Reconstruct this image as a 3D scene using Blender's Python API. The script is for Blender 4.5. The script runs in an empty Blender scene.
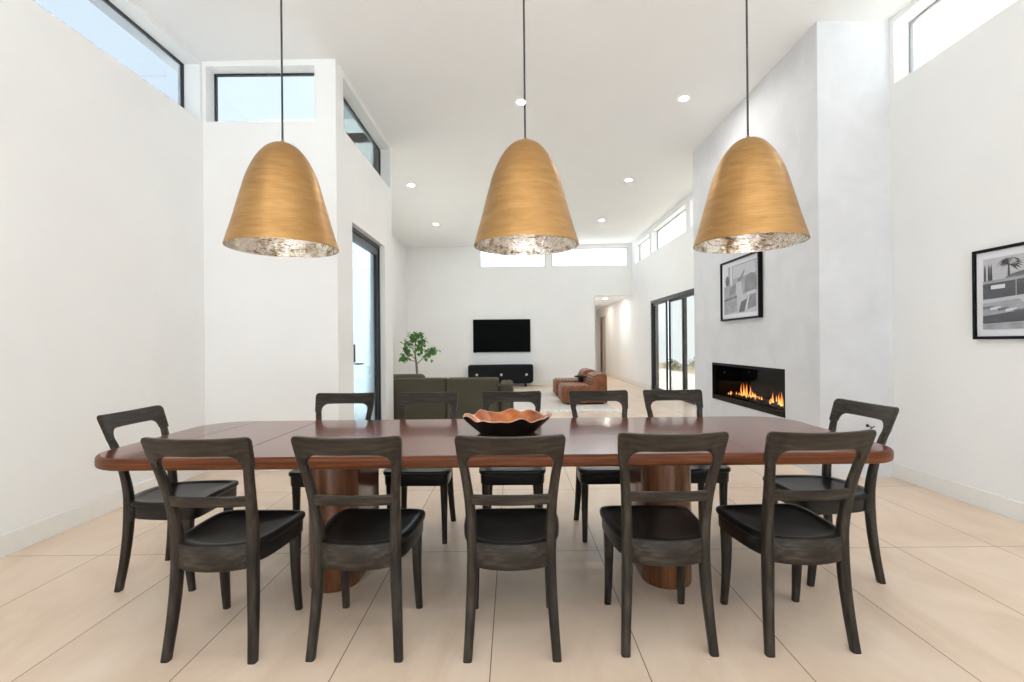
import bpy, bmesh, math, random
from math import sin, cos, pi, radians, sqrt
from mathutils import Vector, Matrix
random.seed(7)
SC = bpy.context.scene
COL = SC.collection

# ------------------------------------------------------------------ materials
def newmat(name):
    m = bpy.data.materials.new(name); m.use_nodes = True
    nt = m.node_tree
    return m, nt, nt.nodes['Principled BSDF']

def noise_fac(nt, scale=(1, 1, 1), nscale=5, detail=4, rough=.55, coord='Object', distortion=0):
    tc = nt.nodes.new('ShaderNodeTexCoord'); mp = nt.nodes.new('ShaderNodeMapping')
    mp.inputs['Scale'].default_value = scale
    n = nt.nodes.new('ShaderNodeTexNoise')
    n.inputs['Scale'].default_value = nscale; n.inputs['Detail'].default_value = detail
    n.inputs['Roughness'].default_value = rough; n.inputs['Distortion'].default_value = distortion
    nt.links.new(tc.outputs[coord], mp.inputs['Vector']); nt.links.new(mp.outputs['Vector'], n.inputs['Vector'])
    return n

def ramp(nt, src, stops):
    r = nt.nodes.new('ShaderNodeValToRGB')
    el = r.color_ramp.elements
    while len(el) < len(stops): el.new(.5)
    for e, (p, c) in zip(el, stops):
        e.position = p; e.color = (*c, 1)
    nt.links.new(src, r.inputs['Fac'])
    return r

def bump(nt, bs, src, strength=.1, dist=.01):
    b = nt.nodes.new('ShaderNodeBump'); b.inputs['Strength'].default_value = strength
    b.inputs['Distance'].default_value = dist
    nt.links.new(src, b.inputs['Height']); nt.links.new(b.outputs['Normal'], bs.inputs['Normal'])
    return b

def mat_noise(name, stops, rough=.5, metal=0, scale=(1, 1, 1), nscale=5, detail=4, bmp=0, bdist=.01, coord='Object', spec=.5, distortion=0, coat=0, coat_rough=.1):
    m, nt, bs = newmat(name)
    n = noise_fac(nt, scale, nscale, detail, coord=coord, distortion=distortion)
    r = ramp(nt, n.outputs['Fac'], stops)
    nt.links.new(r.outputs['Color'], bs.inputs['Base Color'])
    bs.inputs['Roughness'].default_value = rough; bs.inputs['Metallic'].default_value = metal
    bs.inputs['Specular IOR Level'].default_value = spec
    if coat:
        bs.inputs['Coat Weight'].default_value = coat; bs.inputs['Coat Roughness'].default_value = coat_rough
    if bmp: bump(nt, bs, n.outputs['Fac'], bmp, bdist)
    return m

def plain(name, c, rough=.5, metal=0, spec=.5, var=.06):
    d = tuple(v * (1 - var) for v in c)
    return mat_noise(name, [(.35, d), (.65, c)], rough, metal, nscale=12, spec=spec)

def emit(name, c, s):
    m = bpy.data.materials.new(name); m.use_nodes = True
    nt = m.node_tree; nt.nodes.clear()
    e = nt.nodes.new('ShaderNodeEmission'); o = nt.nodes.new('ShaderNodeOutputMaterial')
    e.inputs['Color'].default_value = (*c, 1); e.inputs['Strength'].default_value = s
    nt.links.new(e.outputs[0], o.inputs['Surface'])
    return m

def glass(name, tint, refl=.9):
    m = bpy.data.materials.new(name); m.use_nodes = True
    nt = m.node_tree; nt.nodes.clear()
    o = nt.nodes.new('ShaderNodeOutputMaterial'); mx = nt.nodes.new('ShaderNodeMixShader')
    t = nt.nodes.new('ShaderNodeBsdfTransparent'); g = nt.nodes.new('ShaderNodeBsdfGlossy')
    f = nt.nodes.new('ShaderNodeFresnel'); f.inputs['IOR'].default_value = 1.45
    mu = nt.nodes.new('ShaderNodeMath'); mu.operation = 'MULTIPLY'; mu.inputs[1].default_value = refl
    t.inputs['Color'].default_value = (*tint, 1); g.inputs['Roughness'].default_value = .02
    ge = nt.nodes.new('ShaderNodeNewGeometry'); iv = nt.nodes.new('ShaderNodeMath'); iv.operation = 'SUBTRACT'; iv.inputs[0].default_value = 1
    m2 = nt.nodes.new('ShaderNodeMath'); m2.operation = 'MULTIPLY'      # the far face of a pane adds no second mirror
    nt.links.new(ge.outputs['Backfacing'], iv.inputs[1]); nt.links.new(mu.outputs[0], m2.inputs[0]); nt.links.new(iv.outputs[0], m2.inputs[1])
    nt.links.new(f.outputs[0], mu.inputs[0]); nt.links.new(m2.outputs[0], mx.inputs[0])
    nt.links.new(t.outputs[0], mx.inputs[1]); nt.links.new(g.outputs[0], mx.inputs[2])
    nt.links.new(mx.outputs[0], o.inputs['Surface'])
    return m

M = {}
M['wall'] = mat_noise('white_plaster', [(.3, (.86, .862, .855)), (.7, (.885, .887, .88))], .75, nscale=1.3, spec=.25)
M['ceiling'] = mat_noise('ceiling_plaster', [(.3, (.86, .862, .857)), (.7, (.88, .882, .877))], .8, nscale=1.1, spec=.2)
M['chimney'] = mat_noise('chimney_stucco', [(.3, (.635, .64, .655)), (.7, (.71, .715, .73))], .6, nscale=2.6, detail=8, bmp=.12, bdist=.01, spec=.3, distortion=.6)
M['base'] = plain('baseboard_paint', (.84, .83, .80), .45, var=.02)
M['black_metal'] = plain('black_frame_metal', (.018, .019, .021), .35)
M['grey_frame'] = plain('slim_grey_frame', (.34, .35, .36), .4)
M['white_paint'] = plain('white_paint', (.82, .82, .81), .4, var=.02)
M['glass_blue'] = glass('blue_tinted_glass', (.545, .555, .555))
M['glass_green'] = glass('green_tinted_glass', (.37, .40, .39))
M['glass_pale'] = glass('pale_tinted_glass', (.585, .595, .59))
M['glass_door'] = glass('pale_blue_door_glass', (.50, .56, .59))
M['glass_clear'] = glass('clear_glass', (.93, .95, .94))
M['glass_haze'] = glass('warm_tinted_glass', (.57, .575, .555))
M['glass_open'] = glass('added_rear_glass', (.96, .97, .97), .5)

def tile_mat():
    m, nt, bs = newmat('stone_floor_tile')
    tc = nt.nodes.new('ShaderNodeTexCoord'); mp = nt.nodes.new('ShaderNodeMapping')
    # tiles 0.6065 wide (X), 1.213 deep (Y); texture "bricks" run along X, so turn the plane a quarter
    mp.inputs['Location'].default_value = (-2.915 + 1.213 * 4, -0.1005 + 0.6065 * 8, 0)
    mp.inputs['Rotation'].default_value = (0, 0, radians(90))
    # handled by separate / combine to stay explicit
    sx = nt.nodes.new('ShaderNodeSeparateXYZ'); cx = nt.nodes.new('ShaderNodeCombineXYZ')
    nt.links.new(tc.outputs['Object'], sx.inputs[0])
    def add(sock, v):
        a = nt.nodes.new('ShaderNodeMath'); a.operation = 'ADD'; a.inputs[1].default_value = v
        nt.links.new(sock, a.inputs[0]); return a.outputs[0]
    nt.links.new(add(sx.outputs['Y'], -2.915 + 1.213 * 8), cx.inputs['X'])
    nt.links.new(add(sx.outputs['X'], 0.1005 + 0.6065 * 12), cx.inputs['Y'])
    br = nt.nodes.new('ShaderNodeTexBrick')
    br.offset = 0; br.squash = 1
    br.inputs['Scale'].default_value = 1; br.inputs['Brick Width'].default_value = 1.213
    br.inputs['Row Height'].default_value = .6065; br.inputs['Mortar Size'].default_value = .0022
    br.inputs['Mortar Smooth'].default_value = .1; br.inputs['Bias'].default_value = 0
    br.inputs['Color1'].default_value = (.0, .0, .0, 1); br.inputs['Color2'].default_value = (1, 1, 1, 1)
    br.inputs['Mortar'].default_value = (.5, .5, .5, 1)
    nt.links.new(cx.outputs[0], br.inputs['Vector'])
    n = noise_fac(nt, (1, .45, 1), 2.4, 7, .62, distortion=.8)
    r = ramp(nt, n.outputs['Fac'], [(.3, (.68, .525, .395)), (.5, (.77, .61, .475)), (.72, (.84, .70, .57))])
    tv = nt.nodes.new('ShaderNodeMixRGB'); tv.blend_type = 'MULTIPLY'; tv.inputs[0].default_value = .05
    nt.links.new(r.outputs[0], tv.inputs[1]); nt.links.new(br.outputs['Color'], tv.inputs[2])
    gm = nt.nodes.new('ShaderNodeMixRGB'); gm.inputs[2].default_value = (.15, .105, .075, 1)
    nt.links.new(br.outputs['Fac'], gm.inputs[0]); nt.links.new(tv.outputs[0], gm.inputs[1])
    nt.links.new(gm.outputs[0], bs.inputs['Base Color'])
    bs.inputs['Roughness'].default_value = .36; bs.inputs['Specular IOR Level'].default_value = .4
    iv = nt.nodes.new('ShaderNodeMath'); iv.operation = 'SUBTRACT'; iv.inputs[0].default_value = 1
    nt.links.new(br.outputs['Fac'], iv.inputs[1])
    bump(nt, bs, iv.outputs[0], .25, .003)
    return m
M['tile'] = tile_mat()
M['chair_wood'] = mat_noise('ebonised_wood', [(.3, (.0105, .0076, .0055)), (.52, (.027, .0203, .0150)), (.74, (.064, .050, .039))], .42, scale=(14, 14, 1.6), nscale=4, detail=6, bmp=.10, bdist=.002, spec=.24)
M['chair_rail'] = mat_noise('ebonised_rail_wood', [(.3, (.0105, .0076, .0055)), (.52, (.027, .0203, .0150)), (.74, (.064, .050, .039))], .42, scale=(1.6, 14, 14), nscale=4, detail=6, bmp=.10, bdist=.002, spec=.24)
M['chair_seat'] = mat_noise('black_seat_wood', [(.3, (.004, .004, .004)), (.6, (.0085, .008, .0078)), (.82, (.024, .023, .022))], .30, scale=(14, 1.6, 14), nscale=4, detail=6, bmp=.08, bdist=.002, spec=.32)
M['table_top'] = mat_noise('red_brown_walnut', [(.25, (.105, .026, .014)), (.5, (.165, .044, .024)), (.75, (.22, .067, .036))], .21, scale=(.7, 9, 9), nscale=3.2, detail=7, spec=.45, distortion=.4, coat=.34, coat_rough=.07)
M['table_end'] = mat_noise('red_brown_walnut_cross', [(.25, (.105, .026, .014)), (.5, (.165, .044, .024)), (.75, (.22, .067, .036))], .21, scale=(9, .7, 9), nscale=3.2, detail=7, spec=.45, distortion=.4, coat=.34, coat_rough=.07)
M['table_edge'] = mat_noise('amber_edge_wood', [(.25, (.045, .011, .003)), (.5, (.11, .029, .007)), (.75, (.21, .062, .016))], .42, scale=(.8, 6, 26), nscale=3, detail=6, spec=.22)
M['drum'] = mat_noise('pedestal_wood', [(.3, (.06, .021, .008)), (.5, (.13, .045, .016)), (.72, (.22, .085, .032))], .25, scale=(11, 11, .7), nscale=2.2, detail=6, spec=.5, coat=.35)
M['seam'] = plain('dark_seam_line', (.03, .012, .008), .5)  # dark tone at the board joints and for the under frame

def brass():
    m, nt, bs = newmat('hammered_brass')
    n = noise_fac(nt, (1, 1, 5.5), 7, 5, .6)
    r = ramp(nt, n.outputs['Fac'], [(.25, (.39, .22, .085)), (.5, (.48, .275, .108)), (.75, (.56, .335, .14))])
    nt.links.new(r.outputs[0], bs.inputs['Base Color'])
    bs.inputs['Metallic'].default_value = 1; bs.inputs['Roughness'].default_value = .42
    # hammered rows
    tc = nt.nodes.new('ShaderNodeTexCoord'); mp = nt.nodes.new('ShaderNodeMapping')
    mp.inputs['Scale'].default_value = (1, 1, 2.6)
    v = nt.nodes.new('ShaderNodeTexVoronoi'); v.inputs['Scale'].default_value = 15
    nt.links.new(tc.outputs['Object'], mp.inputs[0]); nt.links.new(mp.outputs[0], v.inputs['Vector'])
    wv = nt.nodes.new('ShaderNodeTexWave'); wv.wave_type = 'BANDS'; wv.bands_direction = 'Z'
    wv.inputs['Scale'].default_value = 19; wv.inputs['Distortion'].default_value = 1.6; wv.inputs['Detail'].default_value = 2; wv.inputs['Detail Scale'].default_value = 1.5
    nt.links.new(tc.outputs['Object'], wv.inputs['Vector'])
    ad = nt.nodes.new('ShaderNodeMath'); ad.operation = 'MULTIPLY_ADD'; ad.inputs[1].default_value = .7
    nt.links.new(v.outputs['Distance'], ad.inputs[0]); nt.links.new(wv.outputs['Fac'], ad.inputs[2])
    bump(nt, bs, ad.outputs[0], .13, .004)
    return m
M['brass'] = brass()
def silverleaf():
    m, nt, bs = newmat('silver_leaf')
    n = noise_fac(nt, (1, 1, 1), 7, 6, .6)
    r = ramp(nt, n.outputs['Fac'], [(.34, (.26, .16, .09)), (.43, (.66, .59, .48)), (.52, (.94, .92, .87))])
    nt.links.new(r.outputs[0], bs.inputs['Base Color'])
    bs.inputs['Metallic'].default_value = .95; bs.inputs['Roughness'].default_value = .22
    v = noise_fac(nt, (1, 1, 2), 22, 3, .5)
    bump(nt, bs, v.outputs['Fac'], .8, .02)
    return m
M['silver'] = silverleaf()
M['cord'] = plain('black_cord', (.03, .03, .03), .5)
M['bowl_in'] = mat_noise('burl_wood_inside', [(.3, (.16, .032, .008)), (.5, (.40, .10, .022)), (.7, (.62, .21, .06))], .2, nscale=9, detail=6, coat=.4, spec=.5)
M['bowl_out'] = mat_noise('black_bark', [(.3, (.004, .0035, .003)), (.7, (.012, .010, .008))], .5, nscale=20, bmp=.4, spec=.2)
M['bowl_rim'] = mat_noise('pale_cut_rim', [(.3, (.38, .19, .10)), (.7, (.58, .36, .22))], .35, nscale=14)
M['olive'] = mat_noise('olive_upholstery', [(.3, (.072, .063, .043)), (.7, (.098, .087, .061))], .9, nscale=60, bmp=.2, bdist=.002, spec=.15)
M['olive_arm'] = M['olive']
M['leather'] = mat_noise('cognac_leather', [(.3, (.12, .034, .011)), (.55, (.24, .075, .024)), (.75, (.33, .125, .05))], .34, nscale=7, detail=6, bmp=.15, bdist=.004, spec=.5)
M['black_wood'] = mat_noise('black_stained_oak', [(.3, (.006, .0065, .008)), (.7, (.012, .013, .015))], .5, scale=(1, 8, 8), nscale=6, spec=.15)
M['tv'] = plain('black_tv_screen', (.002, .002, .002), .3, var=.0, spec=.04)
M['tv_body'] = plain('tv_casing', (.01, .01, .011), .5)
M['knob'] = plain('pale_brass_knob', (.80, .74, .62), .3, .6)
M['rug'] = mat_noise('woven_rug', [(.3, (.60, .55, .51)), (.7, (.74, .70, .66))], .95, scale=(1, 5, 1), nscale=14, bmp=.4, bdist=.01, spec=.1)
M['fringe'] = plain('cream_fringe', (.88, .86, .82), .9, var=.02)
M['leaf'] = mat_noise('ficus_leaf', [(.3, (.045, .15, .022)), (.7, (.11, .29, .055))], .4, nscale=9)
M['bark'] = mat_noise('ficus_bark', [(.3, (.12, .09, .06)), (.7, (.22, .17, .12))], .8, nscale=20, bmp=.4)
M['pot'] = plain('stone_pot', (.35, .33, .30), .7)
M['soil'] = plain('potting_soil', (.04, .03, .02), .9)
M['firebox'] = plain('firebox_black_steel', (.003, .003, .003), .6, spec=.1)
M['fire_frame'] = plain('fireplace_trim_black', (.006, .006, .0065), .45, spec=.12)
M['ember'] = mat_noise('dark_fire_media', [(.3, (.03, .02, .015)), (.7, (.10, .06, .04))], .6, nscale=30)
M['mat_board'] = plain('white_mat_board', (.84, .84, .86), .8, var=.01)
M['frame_black'] = plain('black_picture_frame', (.006, .006, .007), .4, spec=.12)
for i, v in enumerate((.03, .09, .18, .30, .44, .60, .74)):
    M['g%d' % i] = plain('photo_grey_%d' % i, (v, v, v * 1.02), .6, var=.25 if i < 5 else .05)
M['gas'] = plain('dark_bronze_metal', (.07, .055, .045), .35, .8)
M['lens'] = emit('downlight_lens', (1, .985, .965), 380)
M['door_taupe'] = plain('taupe_door', (.60, .51, .45), .5)
M['patio'] = mat_noise('patio_concrete', [(.3, (.34, .32, .29)), (.7, (.42, .39, .35))], .8, nscale=3)
M['desert'] = mat_noise('desert_ground', [(.3, (.17, .125, .08)), (.5, (.26, .205, .14)), (.7, (.21, .20, .13))], .95, nscale=1.2, detail=8)
M['scrub'] = mat_noise('desert_scrub', [(.3, (.10, .10, .06)), (.7, (.19, .18, .11))], .9, nscale=20)
M['ext'] = plain('exterior_stucco', (.78, .78, .77), .8, var=.03)

def flame_mat():
    m = bpy.data.materials.new('flame'); m.use_nodes = True
    nt = m.node_tree; nt.nodes.clear()
    o = nt.nodes.new('ShaderNodeOutputMaterial'); e = nt.nodes.new('ShaderNodeEmission')
    tc = nt.nodes.new('ShaderNodeTexCoord'); sx = nt.nodes.new('ShaderNodeSeparateXYZ')
    nt.links.new(tc.outputs['Generated'], sx.inputs[0])
    r = ramp(nt, sx.outputs['Z'], [(0, (1, .62, .22)), (.35, (1, .42, .09)), (.75, (.75, .17, .03)), (1, (.25, .05, .01))])
    nt.links.new(r.outputs[0], e.inputs['Color']); e.inputs['Strength'].default_value = 2.0
    nt.links.new(e.outputs[0], o.inputs['Surface'])
    return m
M['flame'] = flame_mat()

# ------------------------------------------------------------------ mesh helpers
class MB:
    def __init__(s): s.v = []; s.f = []; s.m = []
    def add(s, verts, faces, mi=0):
        o = len(s.v); s.v += [tuple(p) for p in verts]
        for f in faces: s.f.append(tuple(i + o for i in f)); s.m.append(mi)
        return s
    def box(s, x0, x1, y0, y1, z0, z1, mi=0):
        p = [(x0, y0, z0), (x1, y0, z0), (x1, y1, z0), (x0, y1, z0), (x0, y0, z1), (x1, y0, z1), (x1, y1, z1), (x0, y1, z1)]
        return s.add(p, [(3, 2, 1, 0), (4, 5, 6, 7), (0, 1, 5, 4), (1, 2, 6, 5), (2, 3, 7, 6), (3, 0, 4, 7)], mi)
    def rings(s, rings, cap=True, closed=True, mi=0):
        n = len(rings[0]); vs = [p for r in rings for p in r]; fs = []
        for i in range(len(rings) - 1):
            for j in range(n if closed else n - 1):
                k = (j + 1) % n
                fs.append((i * n + j, i * n + k, (i + 1) * n + k, (i + 1) * n + j))
        if cap:
            fs.append(tuple(range(n - 1, -1, -1))); fs.append(tuple((len(rings) - 1) * n + j for j in range(n)))
        return s.add(vs, fs, mi)
    def prism(s, outline, z0, z1, mi=0):
        return s.rings([[(x, y, z0) for x, y in outline], [(x, y, z1) for x, y in outline]], mi=mi)
    def tube(s, path, rad, n=10, mi=0):
        rs = []
        P = [Vector(p) for p in path]
        R = rad if isinstance(rad, (list, tuple)) else [rad] * len(P)
        up = Vector((0, 0, 1))
        for i, p in enumerate(P):
            t = (P[min(i + 1, len(P) - 1)] - P[max(i - 1, 0)]).normalized()
            a = t.cross(up)
            if a.length < 1e-3: a = Vector((1, 0, 0))
            a.normalize(); b = a.cross(t)
            rs.append([tuple(p + (a * cos(2 * pi * j / n) + b * sin(2 * pi * j / n)) * R[i]) for j in range(n)])
        return s.rings(rs, mi=mi)
    def lathe(s, prof, n=48, cx=0, cy=0, cap=False, mi=0):
        rs = [[(cx + r * cos(2 * pi * j / n), cy + r * sin(2 * pi * j / n), z) for j in range(n)] for r, z in prof]
        return s.rings(rs, cap=cap, mi=mi)
    def ball(s, c, r, n=10, m=7, mi=0, sz=1):
        rs = []
        for i in range(m + 1):
            a = -pi / 2 + pi * i / m; rr = max(r * cos(a), 1e-4)
            rs.append([(c[0] + rr * cos(2 * pi * j / n), c[1] + rr * sin(2 * pi * j / n), c[2] + sz * r * sin(a)) for j in range(n)])
        return s.rings(rs, mi=mi)
    def build(s, name, mats, parent=None, smooth=True, bevel=0, seg=2, loc=(0, 0, 0), rotz=0, angle=35, kind=None):
        me = bpy.data.meshes.new(name); me.from_pydata(s.v, [], s.f)
        if not isinstance(mats, (list, tuple)): mats = [mats]
        for m in mats: me.materials.append(m)
        me.polygons.foreach_set('material_index', s.m)
        bm = bmesh.new(); bm.from_mesh(me); bmesh.ops.recalc_face_normals(bm, faces=bm.faces); bm.to_mesh(me); bm.free()
        if smooth:
            me.polygons.foreach_set('use_smooth', [True] * len(me.polygons)); me.set_sharp_from_angle(angle=radians(angle))
        me.update()
        o = bpy.data.objects.new(name, me); COL.objects.link(o)
        o.location = loc; o.rotation_euler = (0, 0, rotz)
        if parent: o.parent = parent
        if bevel:
            b = o.modifiers.new('bevel', 'BEVEL'); b.width = bevel; b.segments = seg; b.limit_method = 'ANGLE'; b.angle_limit = radians(40); b.harden_normals = False
        if kind: o['kind'] = kind
        return o

def tag(o, label, cat, group=None):
    o['label'] = label; o['category'] = cat
    if group: o['group'] = group
    return o
def thing(name, label, cat, loc=(0, 0, 0), rotz=0, group=None):
    o = bpy.data.objects.new(name, None); COL.objects.link(o)
    o.empty_display_size = .1; o.location = loc; o.rotation_euler = (0, 0, rotz)
    return tag(o, label, cat, group)
def kids(o): return [c for c in bpy.data.objects if c.parent == o]
def copy_tree(o, parent=None):
    c = o.copy(); COL.objects.link(c)
    if parent: c.parent = parent
    for ch in kids(o): copy_tree(ch, c)
    return c
def struct(name, mb, mat, parent=None, **k):
    o = mb.build(name, mat, parent, smooth=False, **k); o['kind'] = 'structure'; return o
def catmull(pts, per=6, closed=True):
    P = [Vector(p) for p in pts]; n = len(P); out = []
    for i in range(n if closed else n - 1):
        g = (lambda k: P[k % n]) if closed else (lambda k: P[max(0, min(n - 1, k))])
        a, b, c, d = g(i - 1), g(i), g(i + 1), g(i + 2)
        for j in range(per):
            t = j / per
            out.append(.5 * ((2 * b) + (c - a) * t + (2 * a - 5 * b + 4 * c - d) * t * t + (3 * b - a - 3 * c + d) * t ** 3))
    if not closed: out.append(P[-1])
    return out
def rrect(w, h, r, n=3):
    """rounded rectangle ring, centred"""
    pts = []
    for cx, cy, a0 in ((w / 2 - r, h / 2 - r, 0), (-w / 2 + r, h / 2 - r, 90), (-w / 2 + r, -h / 2 + r, 180), (w / 2 - r, -h / 2 + r, 270)):
        for i in range(n + 1):
            a = radians(a0 + 90 * i / n); pts.append((cx + r * cos(a), cy + r * sin(a)))
    return pts

def wall(name, axis, c0, c1, u0, u1, z0, z1, holes, mat):
    """a wall slab; axis 'x': thickness runs along x (c0..c1), u is y;  holes = [(u0,u1,z0,z1)]"""
    us = sorted({u0, u1, *[h[0] for h in holes], *[h[1] for h in holes]})
    zs = sorted({z0, z1, *[h[2] for h in holes], *[h[3] for h in holes]})
    us = [u for u in us if u0 <= u <= u1]; zs = [z for z in zs if z0 <= z <= z1]
    solid = lambda i, j: 0 <= i < len(us) - 1 and 0 <= j < len(zs) - 1 and not any(h[0] - 1e-6 <= us[i] and us[i + 1] <= h[1] + 1e-6 and h[2] - 1e-6 <= zs[j] and zs[j + 1] <= h[3] + 1e-6 for h in holes)
    mb = MB()
    P = (lambda c, u, z: (c, u, z)) if axis == 'x' else (lambda c, u, z: (u, c, z))
    for i in range(len(us) - 1):
        for j in range(len(zs) - 1):
            if not solid(i, j): continue
            a, b, p, q = us[i], us[i + 1], zs[j], zs[j + 1]
            mb.add([P(c0, a, p), P(c0, b, p), P(c0, b, q), P(c0, a, q)], [(0, 1, 2, 3)])
            mb.add([P(c1, a, p), P(c1, b, p), P(c1, b, q), P(c1, a, q)], [(0, 1, 2, 3)])
            for di, dj, e in ((-1, 0, ((a, p), (a, q))), (1, 0, ((b, p), (b, q))), (0, -1, ((a, p), (b, p))), (0, 1, ((a, q), (b, q)))):
                if not solid(i + di, j + dj):
                    (ua, za), (ub, zb) = e
                    mb.add([P(c0, ua, za), P(c0, ub, zb), P(c1, ub, zb), P(c1, ua, za)], [(0, 1, 2, 3)])
    me_v, me_f = {}, []
    v2 = []
    for f in mb.f:
        nf = []
        for i in f:
            k = tuple(round(t, 5) for t in mb.v[i])
            if k not in me_v: me_v[k] = len(v2); v2.append(k)
            nf.append(me_v[k])
        me_f.append(tuple(nf))
    m2 = MB(); m2.add(v2, me_f)
    return struct(name, m2, mat)

def window(n, axis, c, u0, u1, z0, z1, pane_mat, frame_mat, fw=.02, muls=(), depth=.026, name='window_%d'):
    """fixed pane in a slim frame; frame mesh is the parent, pane its child"""
    mb = MB()
    def bx(ua, ub, za, zb, d=depth):
        if axis == 'x': mb.box(c - d / 2, c + d / 2, ua, ub, za, zb)
        else: mb.box(ua, ub, c - d / 2, c + d / 2, za, zb)
    bx(u0, u1, z0, z0 + fw); bx(u0, u1, z1 - fw, z1)
    bx(u0, u0 + fw, z0 + fw, z1 - fw); bx(u1 - fw, u1, z0 + fw, z1 - fw)
    for m in muls: bx(m - fw / 2, m + fw / 2, z0 + fw, z1 - fw)
    fr = struct(name % n, mb, frame_mat)
    g = MB()
    if axis == 'x': g.box(c - .006, c + .006, u0 + .005, u1 - .005, z0 + .005, z1 - .005)
    else: g.box(u0 + .005, u1 - .005, c - .006, c + .006, z0 + .005, z1 - .005)
    g.build('pane', pane_mat, fr, smooth=False)
    return fr

# ------------------------------------------------------------------ room shell
CE = 4.30; SILL = 3.54; HEAD = 4.10
XR2 = 3.585                          # right wall of the living room and hall
XL, XR, XB = -3.12, 3.50, -1.77      # left wall, right wall, atrium side wall
YA0, YA1 = 4.84, 7.05                # atrium block
YC1_ = 7.45; YF = 14.30; YR = -3.4
fl = MB().box(-3.5, 3.75, YR - .2, 20.4, -.12, 0)
struct('floor', fl, M['tile'])
CZ = lambda x: 4.18 + .009 * x            # the ceiling rises slightly to the right
cl = MB()
def ceil_slab(x0, x1, y0, y1):
    cl.rings([[(x0, y, CZ(x0)), (x1, y, CZ(x1)), (x1, y, 4.5), (x0, y, 4.5)] for y in (y0, y1)])
ceil_slab(-3.5, 3.8, YR - .2, YA0 + .2)
ceil_slab(XB - .2, 3.8, YA0 + .2, YA1 - .2)
ceil_slab(-3.5, 3.8, YA1 - .2, YF + .25)
struct('ceiling', cl, M['ceiling'])
struct('ceiling_hall', MB().box(2.2, 3.75, YF + .2, 20.4, 2.66, 2.9), M['ceiling'])

wall('wall_left', 'x', XL - .22, XL, YR, YA0 + .2, 0, CE, [(.6, 4.80, SILL, HEAD)], M['wall'])
wall('wall_atrium_front', 'y', YA0, YA0 + .2, XL, XB, 0, CE, [(-3.085, -1.985, SILL, HEAD)], M['wall'])
wall('wall_atrium_side', 'x', XB - .2, XB, YA0 + .2, YA1, 0, CE, [(5.06, 6.97, SILL, HEAD), (5.30, 6.64, 0, 2.63)], M['wall'])
wall('wall_atrium_back', 'y', YA1 - .2, YA1, -3.39, XB - .2, 0, CE, [], M['wall'])
wall('wall_living_left', 'x', -3.39, -3.17, YA1, YF, 0, CE, [(7.5, 12.1, .0, 2.63)], M['wall'])
wall('wall_far', 'y', YF, YF + .22, -3.39, XR2, 0, CE, [(-.97, 1.00, SILL, HEAD), (1.18, 3.47, SILL, HEAD), (2.46, XR2, 0, 2.66)], M['wall'])
wall('wall_right', 'x', XR, XR + .22, YR, YC1_, 0, CE, [(.6, 4.36, 3.60, 4.155)], M['wall'])
wall('wall_living_right', 'x', XR2, XR2 + .2, YC1_, 20.2, 0, CE,
     [(7.7, 9.62, SILL, HEAD), (9.86, 12.28, SILL, HEAD), (12.5, 13.98, SILL, HEAD), (8.0, 12.45, 0, 2.32), (18.6, 19.5, 0, 2.2)], M['wall'])
wall('wall_hall_left', 'x', 2.24, 2.46, YF + .22, 20.2, 0, 2.66, [], M['wall'])
wall('wall_hall_end', 'y', 20.2, 20.4, 2.24, XR2 + .22, 0, 2.66, [], M['wall'])
wall('wall_rear', 'y', YR - .2, YR, XL - .22, XR + .22, 0, CE, [(-2.9, 3.3, .0, 3.0)], M['wall'])

# chimney breast with recess for the fire
XC = 2.83; YC0, YC1 = 4.41, 7.45
wall('wall_chimney', 'x', XC, XC + .42, YC0, YC1, 0, CE, [(4.98, 6.80, .455, .967)], M['chimney'])
struct('wall_chimney_core', MB().box(XC + .42, XR, YC0, YC1, 0, CE), M['chimney'])

# baseboards
def baseb(name, *boxes):
    mb = MB()
    for b in boxes: mb.box(*b)
    o = mb.build(name, M['base'], smooth=False, bevel=.003); o['kind'] = 'structure'
BH = .135
baseb('baseboard_left', (XL, XL + .015, YR, YA0, 0, BH))
baseb('baseboard_atrium', (XL, XB + .015, YA0 - .015, YA0, 0, BH), (XB, XB + .015, YA0, 5.28, 0, BH), (XB, XB + .015, 6.66, YA1, 0, BH))
baseb('baseboard_right', (XR - .015, XR, YR, YC0, 0, BH))
baseb('baseboard_living_right', (XR2 - .015, XR2, YC1, 7.97, 0, BH), (XR2 - .015, XR2, 12.47, 18.5, 0, BH))
baseb('baseboard_far', (-3.17, 2.46, YF - .015, YF, 0, BH))
baseb('baseboard_living_left', (-3.17, -3.155, YA1, YF, 0, BH))

# clerestory windows
window(1, 'x', XL - .17, .6, 4.80, SILL, HEAD, M['glass_blue'], M['black_metal'])
window(2, 'y', YA0 + .15, -3.085, -1.985, SILL, HEAD, M['glass_pale'], M['black_metal'])
window(3, 'x', XB - .15, 5.06, 6.97, SILL, HEAD, M['glass_green'], M['black_metal'])
window(4, 'x', XR + .15, .6, 4.36, 3.60, 4.155, M['glass_clear'], M['grey_frame'], fw=.022)
window(5, 'x', XR2 + .15, 7.7, 9.62, SILL, HEAD, M['glass_clear'], M['grey_frame'], fw=.02)
window(6, 'x', XR2 + .15, 9.86, 12.28, SILL, HEAD, M['glass_clear'], M['grey_frame'], fw=.02)
window(7, 'x', XR2 + .15, 12.5, 13.98, SILL, HEAD, M['glass_clear'], M['grey_frame'], fw=.02)
window(8, 'y', YF + .08, -.97, 1.00, SILL, HEAD, M['glass_clear'], M['grey_frame'], fw=.025)
window(9, 'y', YF + .08, 1.18, 3.47, SILL, HEAD, M['glass_clear'], M['grey_frame'], fw=.025)
window(11, 'x', -3.3, 7.5, 12.1, 0, 2.63, M['glass_clear'], M['black_metal'], fw=.06, muls=(9.03, 10.57))  # hidden window added to bring more light into the living room
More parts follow.
